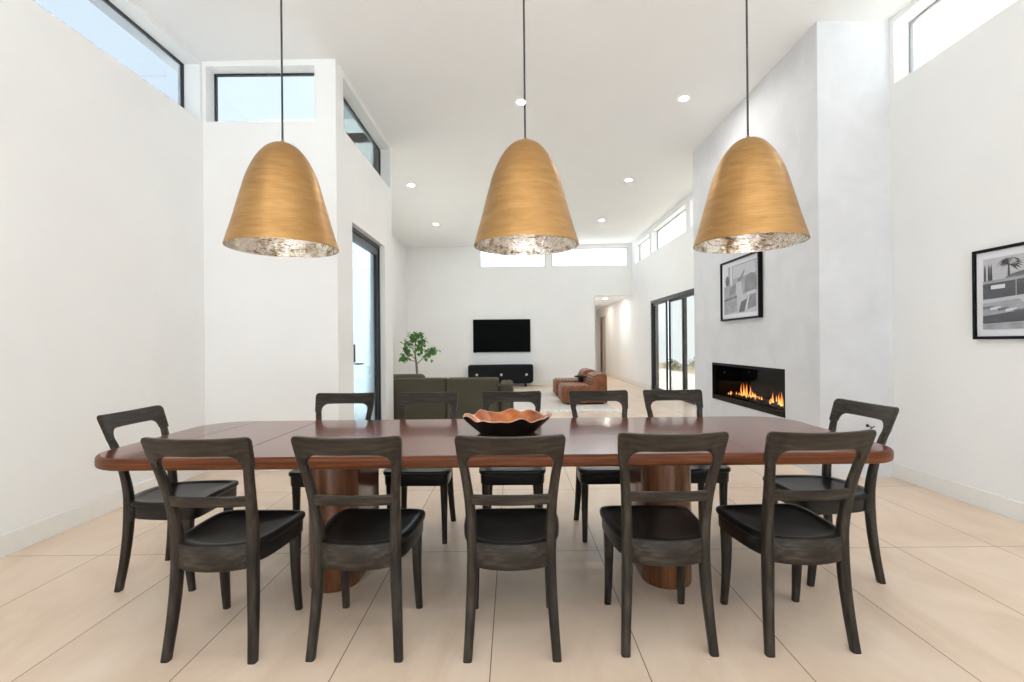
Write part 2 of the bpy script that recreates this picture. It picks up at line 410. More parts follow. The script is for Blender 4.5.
window(10, 'y', YR - .1, -2.9, 3.3, 0, 3.0, M['glass_open'], M['black_metal'], fw=.05, muls=(-.83, 1.23))  # unseen glazing added behind the camera to light the room

# glazed pivot door to the atrium
d1 = struct('door_1', MB().box(XB - .15, XB - .07, 5.30, 5.345, 0, 2.63).box(XB - .15, XB - .07, 6.60, 6.64, 0, 2.63).box(XB - .15, XB - .07, 5.345, 6.60, 2.585, 2.63), M['black_metal'])
lf = MB()
lf.box(XB - .135, XB - .085, 5.35, 6.595, 2.49, 2.58).box(XB - .135, XB - .085, 6.535, 6.595, .1, 2.49).box(XB - .135, XB - .085, 5.35, 5.40, .1, 2.49).box(XB - .135, XB - .085, 5.35, 6.595, .01, .1)
leaf = lf.build('door_leaf', M['black_metal'], d1, smooth=False, bevel=.003)
MB().box(XB - .116, XB - .104, 5.39, 6.545, .09, 2.50).build('pane', M['glass_door'], leaf, smooth=False)
hd = MB().box(XB - .104, XB - .092, 5.60, 5.645, 1.06, 1.27).tube([(XB - .095, 5.622, 1.04), (XB - .04, 5.622, 1.04), (XB - .04, 5.76, 1.035)], .01, 10)
hd.build('door_handle', M['gas'], leaf)

# sliding glass doors at the right of the living room
d2 = MB()
d2.box(XR2 + .01, XR2 + .18, 12.36, 12.45, 0, 2.32).box(XR2 + .01, XR2 + .18, 8.0, 8.08, 0, 2.32).box(XR2 + .01, XR2 + .18, 8.0, 12.45, 2.25, 2.32).box(XR2 + .01, XR2 + .18, 8.0, 12.45, 0, .035)
d2o = struct('door_2', d2, M['black_metal'])
for k in range(4):
    a = 8.08 + k * 1.07; b = a + 1.07 + (.03 if k < 3 else 0); c = XR2 + (.06 if k % 2 else .12)
    p = MB().box(c - .02, c + .02, a, a + .05, .035, 2.25).box(c - .02, c + .02, b - .05, b, .035, 2.25).box(c - .02, c + .02, a + .05, b - .05, .035, .10).box(c - .02, c + .02, a + .05, b - .05, 2.19, 2.25)
    po = p.build('sliding_panel', M['black_metal'], d2o, smooth=False)
    MB().box(c - .005, c + .005, a + .04, b - .04, .09, 2.2).build('pane', M['glass_haze'], po, smooth=False)

# hall door
d3 = struct('door_3', MB().box(XR2 - .015, XR2 + .1, 18.52, 18.60, 0, 2.28).box(XR2 - .015, XR2 + .1, 19.50, 19.58, 0, 2.28).box(XR2 - .015, XR2 + .1, 18.60, 19.50, 2.2, 2.28), M['door_taupe'])
MB().box(XR2 + .04, XR2 + .09, 18.60, 19.50, .01, 2.2).build('door_leaf', M['door_taupe'], d3, smooth=False)

# ------------------------------------------------------------------ outside
struct('ground_patio', MB().box(XR + .22, 7.0, -3.0, 26, -.14, -.02), M['patio'])
gm = MB(); N = 26
gv = []
for i in range(N):
    for j in range(N):
        x = 7 + i * 1.4; y = 2 + j * 1.1
        gv.append((x, y, -.10 + .25 * sin(x * .9) * sin(y * .7) * min(1, (x - 7) / 6)))
gm.add(gv, [(i * N + j, (i + 1) * N + j, (i + 1) * N + j + 1, i * N + j + 1) for i in range(N - 1) for j in range(N - 1)])
struct('ground_desert', gm, M['desert'])
struct('ground_atrium', MB().box(-6.5, XB - .2, YA0 + .2, YA1 - .2, -.1, -.01), M['patio'])
struct('ground_side_yard', MB().box(-10, -3.39, YA1, 16, -.14, -.02), M['patio'])
struct('added_shade_roof', MB().box(-6, 6.5, -5.0, YR - .2, 3.2, 3.45), M['ext'])  # unseen roof added to keep direct sun out of the room
struct('ground_rear', MB().box(-8, 9, -14, YR - .2, -.14, -.02), M['ext'])  # unseen ground, made pale to bounce light up to the ceiling
struct('exterior_wing_wall', MB().box(4.3, 7.7, 8.0, 8.3, -.02, 6.55), M['ext'])
for k, (x, y, r) in enumerate(((8.2, 20.2, .5), (9.0, 22.6, .65), (7.6, 22.4, .42), (9.6, 24.6, .7), (8.4, 25.4, .5), (7.75, 19.0, .38))):
    b = MB()
    for q in range(170):
        a = random.uniform(0, 2 * pi); e = random.uniform(0, pi / 2); rr = r * random.uniform(.5, 1)
        p = Vector((rr * cos(a) * cos(e), rr * sin(a) * cos(e), rr * .8 * sin(e) + .03))
        t = Vector((random.uniform(-1, 1), random.uniform(-1, 1), random.uniform(-.3, 1))).normalized() * r * .2
        s = t.orthogonal().normalized() * r * .06
        b.add([p - t, p + s, p + t, p - s], [(0, 1, 2, 3)])
    for q in range(9):
        a = 2 * pi * q / 9
        b.tube([(0, 0, -.12), (r * .4 * cos(a), r * .4 * sin(a), r * .35), (r * .7 * cos(a), r * .7 * sin(a), r * .55)], [.02, .013, .006], 5)
    o = b.build('desert_shrub', M['scrub'], loc=(x, y, -.1))
    tag(o, 'olive brown desert shrub outside beyond the sliding glass doors', 'shrub', 'desert shrubs outside the sliding doors')

# ------------------------------------------------------------------ dining table
TX, TY = -.11, 2.75
HL, HD, TT = 1.945, .55, .75
def rounded_outline(hx, hy, r, n=10):
    # the near corners are tighter than the far ones
    out = []
    ra = r * .92; rb = r; rc = r * .86; rd = r * .64
    for cx, cy, a0, r in ((hx - ra, hy - ra, 0, ra), (-hx + rb, hy - rb, 90, rb), (-hx + rc, -hy + rc, 180, rc), (hx - rd, -hy + rd, 270, rd)):
        for i in range(n + 1):
            a = radians(a0 + 90 * i / n); out.append((cx + r * cos(a), cy + r * sin(a)))
    return out
tbl = thing('dining_table', 'long red-brown wood dining table with rounded edges on two oval drum pedestals', 'dining table', (TX, TY, 0))
EDGE_T = .056
def slab_ring(inset, z, hx=HL, hy=HD, r=.26):
    return [(x, y, z) for x, y in rounded_outline(hx - inset, hy - inset, r - inset)]
e = MB()
prof = [(.045, TT)] + [(.022 * (1 - max(0, sin(radians(a))) ** .6), TT - .028 + .028 * (1 if a < 90 else -1) * abs(cos(radians(a))) ** .6) for a in range(0, 181, 10)] + [(.06, TT - EDGE_T)]
e.rings([slab_ring(i, z) for i, z in prof], cap=False)
e.build('table_edge', M['table_edge'], tbl, angle=50)
# planks of the top: two end boards, two leaves each side, one middle
def clip_outline(c0, c1):
    # part of the top between two cuts, each cut given by its x at the near and at the far edge
    poly = [(x, y) for x, y in rounded_outline(HL - .0205, HD - .0205, .26 - .0205, 14)]
    for sgn, c in ((1, c0), (-1, c1)):
        fn = lambda p: sgn * (p[0] - (c[0] + (c[1] - c[0]) * (p[1] + HD) / (2 * HD)))
        out = []
        for i in range(len(poly)):
            a, b = poly[i], poly[(i + 1) % len(poly)]
            fa, fb = fn(a), fn(b)
            if fa >= 0: out.append(a)
            if (fa >= 0) != (fb >= 0):
                t = fa / (fa - fb); out.append((a[0] + t * (b[0] - a[0]), a[1] + t * (b[1] - a[1])))
        poly = out
    return poly
g = .0028
cuts = [(-9, -9), (-1.745, -1.625), (-1.235, -1.215), (9, 9)]
for i in range(3):
    c0 = tuple(v + g for v in cuts[i]); c1 = tuple(v - g for v in cuts[i + 1])
    mb = MB().prism(clip_outline(c0, c1), TT - EDGE_T + .001, TT + .0004)
    mb.build('end_board' if i == 0 else 'top_leaf', M['table_end'] if i == 0 else M['table_top'], tbl, smooth=False)
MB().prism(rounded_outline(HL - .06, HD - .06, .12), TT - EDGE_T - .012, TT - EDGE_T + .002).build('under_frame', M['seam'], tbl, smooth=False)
def stadium(hx, hy, n=18):
    out = []
    for s, a0 in ((1, 0), (-1, 180)):
        for i in range(n + 1):
            a = radians(a0 + 180 * i / n); out.append((hx * cos(a), s * (hy - hx) + hx * sin(a)))
    return out
for s in (-1, 1):
    st = stadium(.132, .31)
    mb = MB()
    cx = .888 * s + .032
    mb.rings([[(cx + x * k, y * (1 + (k - 1) * .5), z) for x, y in st] for k, z in ((.985, 0), (1, .012), (1, TT - EDGE_T - .012))])
    mb.build('pedestal', M['drum'], tbl, angle=50)

# ------------------------------------------------------------------ dining chair
LIN = lambda a, b, t: a + (b - a) * t
def chair():
    t = thing('dining_chair', '', 'chair')
    half = [(0, .190), (.12, .189), (.180, .182), (.208, .157), (.216, .108), (.216, .06), (.213, 0), (.206, -.07), (.192, -.14), (.165, -.192), (.12, -.224), (.06, -.242), (0, -.248)]
    full = half + [(-x, y) for x, y in half[-2:0:-1]]
    oc = [(p.x, p.y) for p in catmull([(x, y, 0) for x, y in full], 3)]
    zt = .464
    def ring(s, z, ins=0):
        out = []
        for x, y in oc:
            l = sqrt(x * x + y * y); k = s * (l - ins) / l
            out.append((x * k, y * k, z))
        return out
    mb = MB(); rs = []
    for s in (.04, .25, .45, .62, .75, .84): rs.append(ring(s, zt - .006 - .010 * (1 - (s / .85) ** 2.2)))
    rs += [ring(.87, zt - .0015), ring(.89, zt), ring(1, zt, .010), ring(1, zt - .002, .004), ring(1, zt - .008, 0), ring(1, zt - .02, 0), ring(1, zt - .026, .005)]
    rs.reverse(); mb.rings(rs)
    mb.build('seat', M['chair_seat'], t, angle=60)
    # bent rail under the seat
    mb = MB()
    mb.rings([[(x, y, .372) for x, y, _ in ring(1, 0, .034)], ring(1, .372, .016), [(x, y, .378) for x, y, _ in ring(1, 0, .012)], ring(1, zt - .024, .010)], cap=True)
    mb.build('seat_frame', M['chair_seat'], t, angle=40)
    # tall curved board closing the back of the seat between the posts
    mb = MB(); rs = []
    arc = sorted([p for p in oc if p[1] < -.165], key=lambda p: p[0])
    for x, y in arc:
        l = sqrt(x * x + y * y); ux, uy = x / l, y / l
        P = lambda d, z: (x + ux * d, y + uy * d, z)
        rs.append([P(-.020, .362), P(.0015, .362), P(.0035, .366), P(.0035, zt - .005), P(.0015, zt - .001), P(-.004, zt - .001), P(-.020, zt - .02)])
    mb.rings(rs); mb.build('back_seat_rail', M['chair_rail'], t, angle=40)
    # front legs
    def leg(path):
        P = catmull([(x, y, z) for x, y, z, _, _ in path], 4, False)
        W = catmull([(a, b, 0) for _, _, _, a, b in path], 4, False)
        m = MB(); rr = []
        for p, w in zip(P, W):
            rr.append([(p.x + x, p.y + y, p.z) for x, y in rrect(w.x, w.y, min(w.x, w.y) * .32)])
        m.rings(rr); return m
    for s in (-1, 1):
        leg([(s * .178, .146, 0, .030, .030), (s * .1755, .133, .10, .034, .036), (s * .174, .124, .22, .039, .042), (s * .173, .126, .33, .045, .047), (s * .173, .130, .40, .047, .050)]).build('leg', M['chair_wood'], t, angle=50)
    for s in (-1, 1):
        leg([(s * .179, -.238, 0, .036, .034), (s * .170, -.216, .14, .039, .038), (s * .162, -.201, .29, .043, .042), (s * .159, -.196, .42, .044, .044),
             (s * .161, -.200, .52, .042, .041), (s * .168, -.222, .64, .039, .035), (s * .1795, -.253, .75, .037, .030), (s * .1865, -.2675, .79, .037, .0265), (s * .189, -.2735, .81, .036, .0255)]).build('leg', M['chair_wood'], t, angle=50)
    # head rail: one board with rounded shoulders running down into the posts
    mb = MB(); rs = []
    xs = []
    for k in range(-22, 23): xs.append(.212 * sin(k / 22 * pi / 2) if abs(k) < 22 else .2155 * (1 if k > 0 else -1))
    xs = sorted(set(xs + [s * x for s in (-1, 1) for x in (.122, .132, .142, .150, .157, .163, .168, .172, .175, .177, .178)]))
    Z0, Y0, SL = .911, -.307, .36
    for x in xs:
        ax = abs(x)
        tt = max(0, min(1, (ax - .122) / .056)); vb = -.072 - .052 * (1 - sqrt(max(0, 1 - tt * tt)))
        uu = max(0, min(1, (ax - .196) / .018)); vt = -.016 * (1 - sqrt(max(0, 1 - uu * uu)))
        vt += .006 * (ax / .21) ** 2
        bow = -.026 * (1 - (ax / .21) ** 2)
        th = .0125
        def P(v, d):
            return (x * (1 + .40 * v), Y0 - v * SL * -1 * -1 + bow + d + 0 if False else Y0 + (-v) * SL + bow + d, Z0 + v)
        c = .004
        rs.append([P(vb, -th + c), P(vb + c, -th), P(vt - c, -th), P(vt, -th + c), P(vt, th - c), P(vt - c, th), P(vb + c, th), P(vb, th - c)])
    mb.rings(rs); mb.build('head_rail', M['chair_rail'], t, angle=40)
    # middle rail
    mb = MB(); rs = []
    for k in range(-10, 11):
        x = .172 * k / 10; y = -.229 - .020 * (1 - (k / 10) ** 2)
        rs.append([(x, y + a + b * -.25, .643 + b) for a, b in rrect(.016, .045, .005)])
    mb.rings(rs); mb.build('back_rail', M['chair_rail'], t, angle=40)
    return t
C0 = chair()
used = [0]
def put(x, y, deg, label, group):
    c = C0 if not used[0] else copy_tree(C0)
    used[0] = 1
    c.location = (x, y, 0); c.rotation_euler = (0, 0, radians(deg)); c['label'] = label; c['group'] = group
near = 'dining chairs on the near side of the table'; far = 'dining chairs on the far side of the table'; end = 'dining chairs at the table ends'
NY = 1.925 + .238
put(-1.226, NY, -2.2, 'black wooden dining chair, leftmost of the five with their backs to the camera', near)
put(-.645, NY, -1.4, 'black wooden dining chair, back to camera, in front of the left pedestal', near)
put(-.015, NY - .012, 0, 'black wooden dining chair, back to camera, directly in front of the wooden bowl', near)
put(.624, NY + .012, -.2, 'black wooden dining chair, back to camera, in front of the right pedestal', near)
put(1.192, NY + .012, 2.6, 'black wooden dining chair, rightmost of the five with their backs to the camera', near)
put(-1.225, 3.19, 180, 'dark dining chair across the table, leftmost of the far row, before the glass door', far)
put(-.622, 3.19, 179, 'dark dining chair across the table, its back against the olive sofa, left of the bowl', far)
put(-.012, 3.19, 180, 'dark dining chair across the table, directly behind the wooden bowl', far)
put(.622, 3.19, 180.6, 'dark dining chair across the table, in front of the brown leather lounge chairs', far)
put(1.165, 3.19, 181, 'dark dining chair across the table, rightmost of the far row, before the sliding doors', far)
put(-1.825, 2.665, -90.5, 'black dining chair at the left head of the table beside the white wall', end)
put(1.662, 2.66, 93.4, 'black dining chair at the right head of the table near the fireplace wall', end)

# ------------------------------------------------------------------ bowl
bowl = thing('wooden_bowl', 'scalloped live-edge wooden bowl, black outside and orange-brown inside, on the table', 'bowl', (-.04, 2.77, TT + .001))
n = 96
def bowl_r(a):
    return 1 + .028 * sin(9 * a + .6) + .03 * sin(4 * a + 1.2)
def bowl_z(a):
    return .0072 * sin(9 * a + .4) + .006 * sin(5 * a + 2.2) + .004 * sin(14 * a)
def bring(r, z, w, inner=0):
    return [(r * cos(2 * pi * j / n) * LIN(1, bowl_r(2 * pi * j / n), w), r * .86 * sin(2 * pi * j / n) * LIN(1, bowl_r(2 * pi * j / n), w), z + bowl_z(2 * pi * j / n) * w) for j in range(n)]
MB().rings([bring(.145, 0, 0), bring(.158, .004, 0), bring(.180, .024, .2), bring(.215, .056, .55), bring(.238, .080, .85), bring(.252, .095, 1)], cap=False).add([p for p in bring(.145, 0, 0)], [tuple(range(n))]).build('bowl_shell', M['bowl_out'], bowl, angle=70)
MB().rings([bring(.01, .016, 0), bring(.11, .018, 0), bring(.155, .034, .2), bring(.197, .062, .55), bring(.223, .083, .85), bring(.241, .096, 1)], cap=False).build('bowl_interior', M['bowl_in'], bowl, angle=70)
MB().rings([bring(.252, .095, 1), bring(.250, .099, 1), bring(.244, .0995, 1), bring(.241, .096, 1)], cap=False).build('bowl_rim', M['bowl_rim'], bowl, angle=70)

# ------------------------------------------------------------------ pendant lamps
def pendant():
    t = thing('pendant_lamp', '', 'lamp')
    R, H = .298, .598
    pr = [(0, .02), (.010, .12), (.030, .215), (.065, .31), (.12, .405), (.19, .495), (.28, .58), (.38, .655), (.497, .72), (.63, .792), (.76, .86), (.88, .93), (.97, .983), (1, 1)]
    sm = catmull([(r * R, 0, H * (1 - h)) for h, r in pr], 4, False)
    prof = [(p.x, p.z) for p in sm]
    sh = MB().lathe(prof, 96).add([], [])
    sh.lathe([(R, 0), (R - .001, -.003), (R - .005, -.003), (R - .006, 0)], 96)
    so = sh.build('lamp_shade', M['brass'], t, angle=60)
    MB().lathe([(max(r - .006, .001), z - .006 if i < len(prof) - 1 else z) for i, (r, z) in enumerate(prof)], 96).build('shade_lining', M['silver'], so, angle=60)
    MB().lathe([(.0005, H + .016), (.008, H + .015), (.010, H + .006), (.016, H + .001), (.016, H - .006)], 20).build('finial', M['brass'], t)
    top = 4.19 - 1.822
    MB().tube([(0, 0, H + .01), (0, 0, top)], .0055, 10).build('cord', M['cord'], t)
    MB().lathe([(.0005, top - .026), (.06, top - .026), (.065, top - .02), (.065, top)], 32).build('ceiling_canopy', M['brass'], t)
    return t
P0 = pendant()
for i, (x, lab) in enumerate(((-1.30, 'hammered brass dome pendant, left of the three over the table'), (.08, 'hammered brass dome pendant, middle of the three over the table'), (1.348, 'hammered brass dome pendant, right of the three, in front of the chimney breast'))):
    o = P0 if i == 0 else copy_tree(P0)
    o.location = (x, 2.72, 1.822); o.rotation_euler = (0, 0, i * 1.7); o['label'] = lab; o['group'] = 'brass pendants over the dining table'

# ------------------------------------------------------------------ downlights
def downlight():
    t = thing('downlight', '', 'ceiling light')
    MB().lathe([(.075, 0), (.078, -.004), (.072, -.008), (.056, -.006), (.05, .0)], 32).build('trim_ring', M['white_paint'], t)
    MB().lathe([(.0005, -.003), (.052, -.003)], 32).build('lens', M['lens'], t)
    return t
D0 = downlight()
dl = [(.13, 5.78, CE, 'recessed ceiling downlight, right behind the cord of the middle pendant'), (2.09, 5.77, CE, 'recessed ceiling downlight beside the top of the chimney breast'),
      (-1.83, 8.72, CE, 'recessed ceiling downlight, nearer one of the left pair'), (2.12, 8.66, CE, 'recessed ceiling downlight, right, just left of the chimney breast edge'),
      (-1.84, 11.58, CE, 'recessed ceiling downlight, farther one of the left pair'), (2.16, 11.5, CE, 'recessed ceiling downlight, farthest on the right, above the hall opening'),
      (2.98, 15.3, 2.66, 'recessed downlight in the low hallway ceiling')]
for side, x in (('left', -1.83), ('middle', .13), ('right', 2.12)):  # extra downlights out of view, added as fill light
    dl.append((x, -.6, CE, 'added unseen fill downlight above the camera end, %s one of three' % side))
for i, (x, y, z, lab) in enumerate(dl):
    o = D0 if i == 0 else copy_tree(D0)
    o.location = (x, y, CZ(x) if z == CE else z); o['label'] = lab; o['group'] = 'recessed downlights'

# ------------------------------------------------------------------ linear fireplace
fp = thing('fireplace', 'linear black gas fireplace with flames set into the grey chimney breast', 'fireplace', (XC, 5.89, .455))
W2, FH, FD = .91, .512, .40
fb = MB()
fb.box(FD - .01, FD - .002, -W2 + .004, W2 - .004, .004, FH - .004)
fb.box(.012, FD - .01, -W2 + .004, -W2 + .012, .004, FH - .004).box(.012, FD - .01, W2 - .012, W2 - .004, .004, FH - .004)
fb.box(.012, FD - .01, -W2 + .012, W2 - .012, .004, .012).box(.012, FD - .01, -W2 + .012, W2 - .012, FH - .012, FH - .004)
fb.build('firebox', M['firebox'], fp, smooth=False)
fr = MB()
fr.box(-.004, .05, -W2 + .002, W2 - .002, .002, .06).box(-.004, .05, -W2 + .002, W2 - .002, FH - .035, FH - .002)
fr.box(-.004, .05, -W2 + .002, -W2 + .03, .06, FH - .035).box(-.004, .05, W2 - .03, W2 - .002, .06, FH - .035)
fr.build('fireplace_trim', M['fire_frame'], fp, smooth=False, bevel=.002)
MB().box(.036, .042, -W2 + .02, W2 - .02, .05, FH - .03).build('glass_front', glass('smoked_fire_glass', (.8, .8, .8), .5), fp, smooth=False)
bt = MB().box(.12, .34, -W2 + .12, W2 - .12, .012, .07)
bt.build('burner_tray', M['firebox'], fp, smooth=False, bevel=.004)
em = MB()
for k in range(150):
    r = random.uniform(.010, .02)
    em.ball((random.uniform(.14, .32), random.uniform(-W2 + .15, W2 - .15), .07 + r * .6), r, 6, 4)
eo = em.build('fire_media', M['ember'], fp); eo['kind'] = 'stuff'
def flame(y, x, h, w, bend):
    rs = []
    for i in range(9):
        t = i / 8; ww = w * (sin(pi * min(1, t * .72 + .22)) ** 1.2) * (1 - t ** 3) + .0006
        ox = bend * sin(t * 3.1) * h * .3 + bend * .12 * h * t
        rs.append([(ww * .6 * cos(a * pi / 4), ox + ww * sin(a * pi / 4), h * t) for a in range(8)])
    return MB().rings(rs).build('flame', M['flame'], fp, loc=(x, y, .075))
for k in range(64):
    y = random.choice((-1, 1)) * random.triangular(.02, .78, .36) if k % 3 else random.uniform(-.76, .76)
    hh = random.uniform(.025, .065) + (.15 * random.random() ** 3 if .2 < abs(y) < .6 else 0)
    flame(y, random.uniform(.15, .31), hh, random.uniform(.007, .013), random.uniform(-.8, .8))

# gas key on the chimney front
gk = thing('gas_valve_key', 'small dark bronze gas key sticking out of the chimney breast front', 'gas key', (3.262, YC0, .475))
MB().lathe([(.0005, .008), (.012, .007), (.015, 0)], 20).build('escutcheon', M['gas'], gk).rotation_euler = (radians(90), 0, 0)
MB().tube([(0, -.005, 0), (.004, -.03, -.006), (.008, -.05, -.010)], .004, 8).build('key_shaft', M['gas'], gk)
MB().tube([(-.012, -.05, -.022), (.008, -.052, -.010), (.028, -.053, .004)], [.0045, .005, .0045], 8).build('key_handle', M['gas'], gk)

# ------------------------------------------------------------------ framed pictures
def picture(loc, rotz, w, h, fw, dep, matw, label, paint):
    """local x runs along the wall, local -y faces the room"""
    t = thing('framed_picture', label, 'picture', loc, rotz)
    f = MB().box(-w / 2, w / 2, -dep, 0, -h / 2, -h / 2 + fw).box(-w / 2, w / 2, -dep, 0, h / 2 - fw, h / 2).box(-w / 2, -w / 2 + fw, -dep, 0, -h / 2 + fw, h / 2 - fw).box(w / 2 - fw, w / 2, -dep, 0, -h / 2 + fw, h / 2 - fw)
    f.build('frame', M['frame_black'], t, smooth=False, bevel=.0015)
    MB().box(-w / 2 + fw - .002, w / 2 - fw + .002, -dep * .55, -.002, -h / 2 + fw - .002, h / 2 - fw + .002).build('mat_board', M['mat_board'], t, smooth=False)
    iw, ih = w / 2 - fw - matw, h / 2 - fw - matw
    p = MB(); lay = [0]
    def poly(pts, g):
        lay[0] += 1
        y0 = -dep * .55 - .0005; y1 = y0 - .0003 - .00012 * lay[0]
        q = [(max(-1, min(1, a)) * iw, max(-1, min(1, b)) * ih) for a, b in pts]
        m = len(q)
        p.add([(a, y1, b) for a, b in q], [tuple(range(m))], g)
    def blob(cx, cz, rx, rz, g, n=16): poly([(cx + rx * cos(2 * pi * i / n), cz + rz * sin(2 * pi * i / n)) for i in range(n)], g)
    p.box(-iw, iw, -dep * .55 - .0006, -dep * .55, -ih, ih, 5)
    paint(poly, blob)
    p.build('photo_print', [M['g%d' % i] for i in range(7)], t, smooth=False)
    MB().box(-w / 2 + fw, w / 2 - fw, -dep * .85, -dep * .85 + .002, -h / 2 + fw, h / 2 - fw).build('glazing', glass('picture_glazing', (.98, .98, .99), .3), t, smooth=False)
    return t
def pool_scene(poly, blob):
    # a generic garden pool: low pavilion, palm, cypresses, loungers
    poly([(-1, .35), (1, .35), (1, 1), (-1, 1)], 5)
    for x in (-.97, -.90, -.86): poly([(x - .02, .3), (x + .025, .3), (x + .015, .75), (x, .85), (x - .015, .7)], 1)
    poly([(-.62, .42), (-.5, .5), (-.3, .56), (0, .60), (.4, .62), (1, .60), (1, .38), (-.62, .38)], 2)
    poly([(-.585, .45), (-.54, .45), (-.55, .78), (-.575, .78)], 1)
    for k in range(17):
        a = radians(-50 + k * 280 / 16); L = .24; cx, cz = -.56, .76
        ex, ez = cx + L * cos(a), cz + L * .85 * sin(a) - .04
        mxp, mzp = cx + L * .55 * cos(a), cz + L * .62 * sin(a) + .03
        poly([(cx, cz), (mxp + .02, mzp + .012), (ex, ez), (mxp - .012, mzp - .02)], 0 if k % 2 else 1)
    poly([(-1, .36), (1, .52), (1, .44), (-1, .28)], 4)
    poly([(-1, .28), (1, .44), (1, -.05), (-1, -.15)], 1)
    poly([(-.86, .12), (-.62, .13), (-.62, .24), (-.86, .23)], 6)
    for x in (-.45, -.2, .1, .4, .7): poly([(x, -.1), (x + .015, -.1), (x + .015, .38), (x, .38)], 4)
    poly([(-1, -.16), (1, .04), (1, -.02), (-1, -.24)], 5)
    poly([(-1, -.26), (1, -.04), (1, -.9), (-1, -.75)], 4)
    for k in range(7): poly([(-1 + k * .13, -.36 - k * .03), (-.82 + k * .13, -.34 - k * .03), (-.82 + k * .13, -.40 - k * .03), (-1 + k * .13, -.43 - k * .03)], 6 if k % 2 else 2)
    poly([(-1, -.62), (-.3, -.5), (.5, -.6), (1, -.58), (1, -.72), (-1, -.84)], 1)
    poly([(-.42, -.15), (-.30, -.14), (-.02, -.60), (-.12, -.62)], 5)
    poly([(-.20, -.15), (-.14, -.15), (.14, -.55), (.08, -.57)], 6)
    for x in (-.12, .02, .10): poly([(x, -.8), (x + .015, -.8), (x + .015, -.5), (x, -.5)], 6)
    poly([(.2, -.12), (1, -.05), (1, -.5), (.35, -.55)], 5)
    poly([(-1, -.86), (1, -.76), (1, -1), (-1, -1)], 4)
def lounge_scene(poly, blob):
    # a generic interior: a tall window, a bar counter, soft seated shapes
    poly([(-1, .2), (1, .2), (1, 1), (-1, 1)], 4)
    poly([(-1, .15), (-.72, .15), (-.72, 1), (-1, 1)], 6); poly([(-.58, .15), (-.46, .15), (-.46, 1), (-.58, 1)], 6)
    poly([(-.4, .45), (.95, .5), (.95, .95), (-.4, .95)], 5)
    poly([(-1, -.35), (1, -.2), (1, .2), (-1, .2)], 4)
    blob(-.78, .42, .13, .22, 2); poly([(-.98, .18), (-.62, .22), (-.55, -.2), (-1, -.25)], 4); poly([(-.6, .1), (-.2, .25), (-.35, -.15), (-.62, -.2)], 3)
    poly([(-.15, .4), (.02, .42), (.28, .72), (.34, .68), (.12, .3), (-.02, .22)], 3)
    poly([(-.2, .25), (.1, .30), (.2, -.3), (.1, -.75), (-.15, -.75), (-.2, -.3)], 5)
    blob(.68, .18, .36, .34, 3); poly([(.3, -.2), (1, -.15), (1, .15), (.32, .15)], 3)
    poly([(-1, -.42), (-.15, -.32), (-.15, -.9), (-1, -1)], 4); poly([(-1, -.36), (-.15, -.26), (-.15, -.33), (-1, -.43)], 2)
    poly([(.1, -.55), (.45, -.45), (.3, -.95), (-.05, -.95)], 2); poly([(.45, -.35), (.95, -.3), (.95, -.8), (.4, -.9)], 3); poly([(.5, -.35), (.6, -.33), (.45, -.88), (.38, -.88)], 6)
    for k in range(5): blob(.5 + k * .09, -.24 + k * .01, .035, .05, 6, 8)
picture((XR, 3.115, 1.592), radians(-90), .98, .66, .022, .035, .05, 'black and white pool photograph in a black frame on the right white wall', pool_scene)
picture((XC, 5.90, 1.913), radians(-90), 1.0, .765, .022, .05, .055, 'grey photograph in a black frame above the fireplace', lounge_scene)

# ------------------------------------------------------------------ television and media console
tv = thing('television', 'large black flat television mounted on the far white wall', 'television', (-.335, YF - .002, 1.485))
MB().box(-.855, .855, -.055, -.02, -.49, .49).build('casing', M['tv_body'], tv, smooth=False, bevel=.006)
MB().box(-.843, .843, -.0565, -.054, -.474, .478).build('screen', M['tv'], tv, smooth=False)
MB().box(-.3, .3, -.02, 0, -.2, .2).build('wall_bracket', M['tv_body'], tv, smooth=False)
MB().box(-.83, -.76, -.056, -.03, -.502, -.488).build('sensor', M['tv_body'], tv, smooth=False)
cs = thing('media_console', 'low black media console with three pale round pulls under the television', 'console', (-.365, 13.98, 0))
prf = [(-.94, .60), (-.925, .625), (-.90, .635), (.90, .635), (.925, .625), (.94, .60), (.94, .18), (.915, .13), (.85, .10), (-.85, .10), (-.915, .13), (-.94, .18)]
MB().rings([[(x, y, z) for x, z in prf] for y in (-.21, .22)]).build('console_body', M['black_wood'], cs, bevel=.004)
for k in range(3):
    a, b = -.92 + k * .6133, -.92 + (k + 1) * .6133
    d = MB().box(a + .004, b - .004, -.226, -.208, .17, .605).build('door', M['black_wood'], cs, smooth=False, bevel=.003)
    kx = (-.685, .02, .745)[k]
    MB().lathe([(.0005, .022), (.03, .02), (.036, .012), (.036, 0)], 24).build('knob', M['knob'], d, loc=(kx, -.226, .355)).rotation_euler = (radians(90), 0, 0)
for sx in (-.72, .72):
    for sy in (-.14, .16):
        MB().tube([(sx, sy, 0), (sx, sy, .11)], .03, 12).build('leg', M['black_wood'], cs)

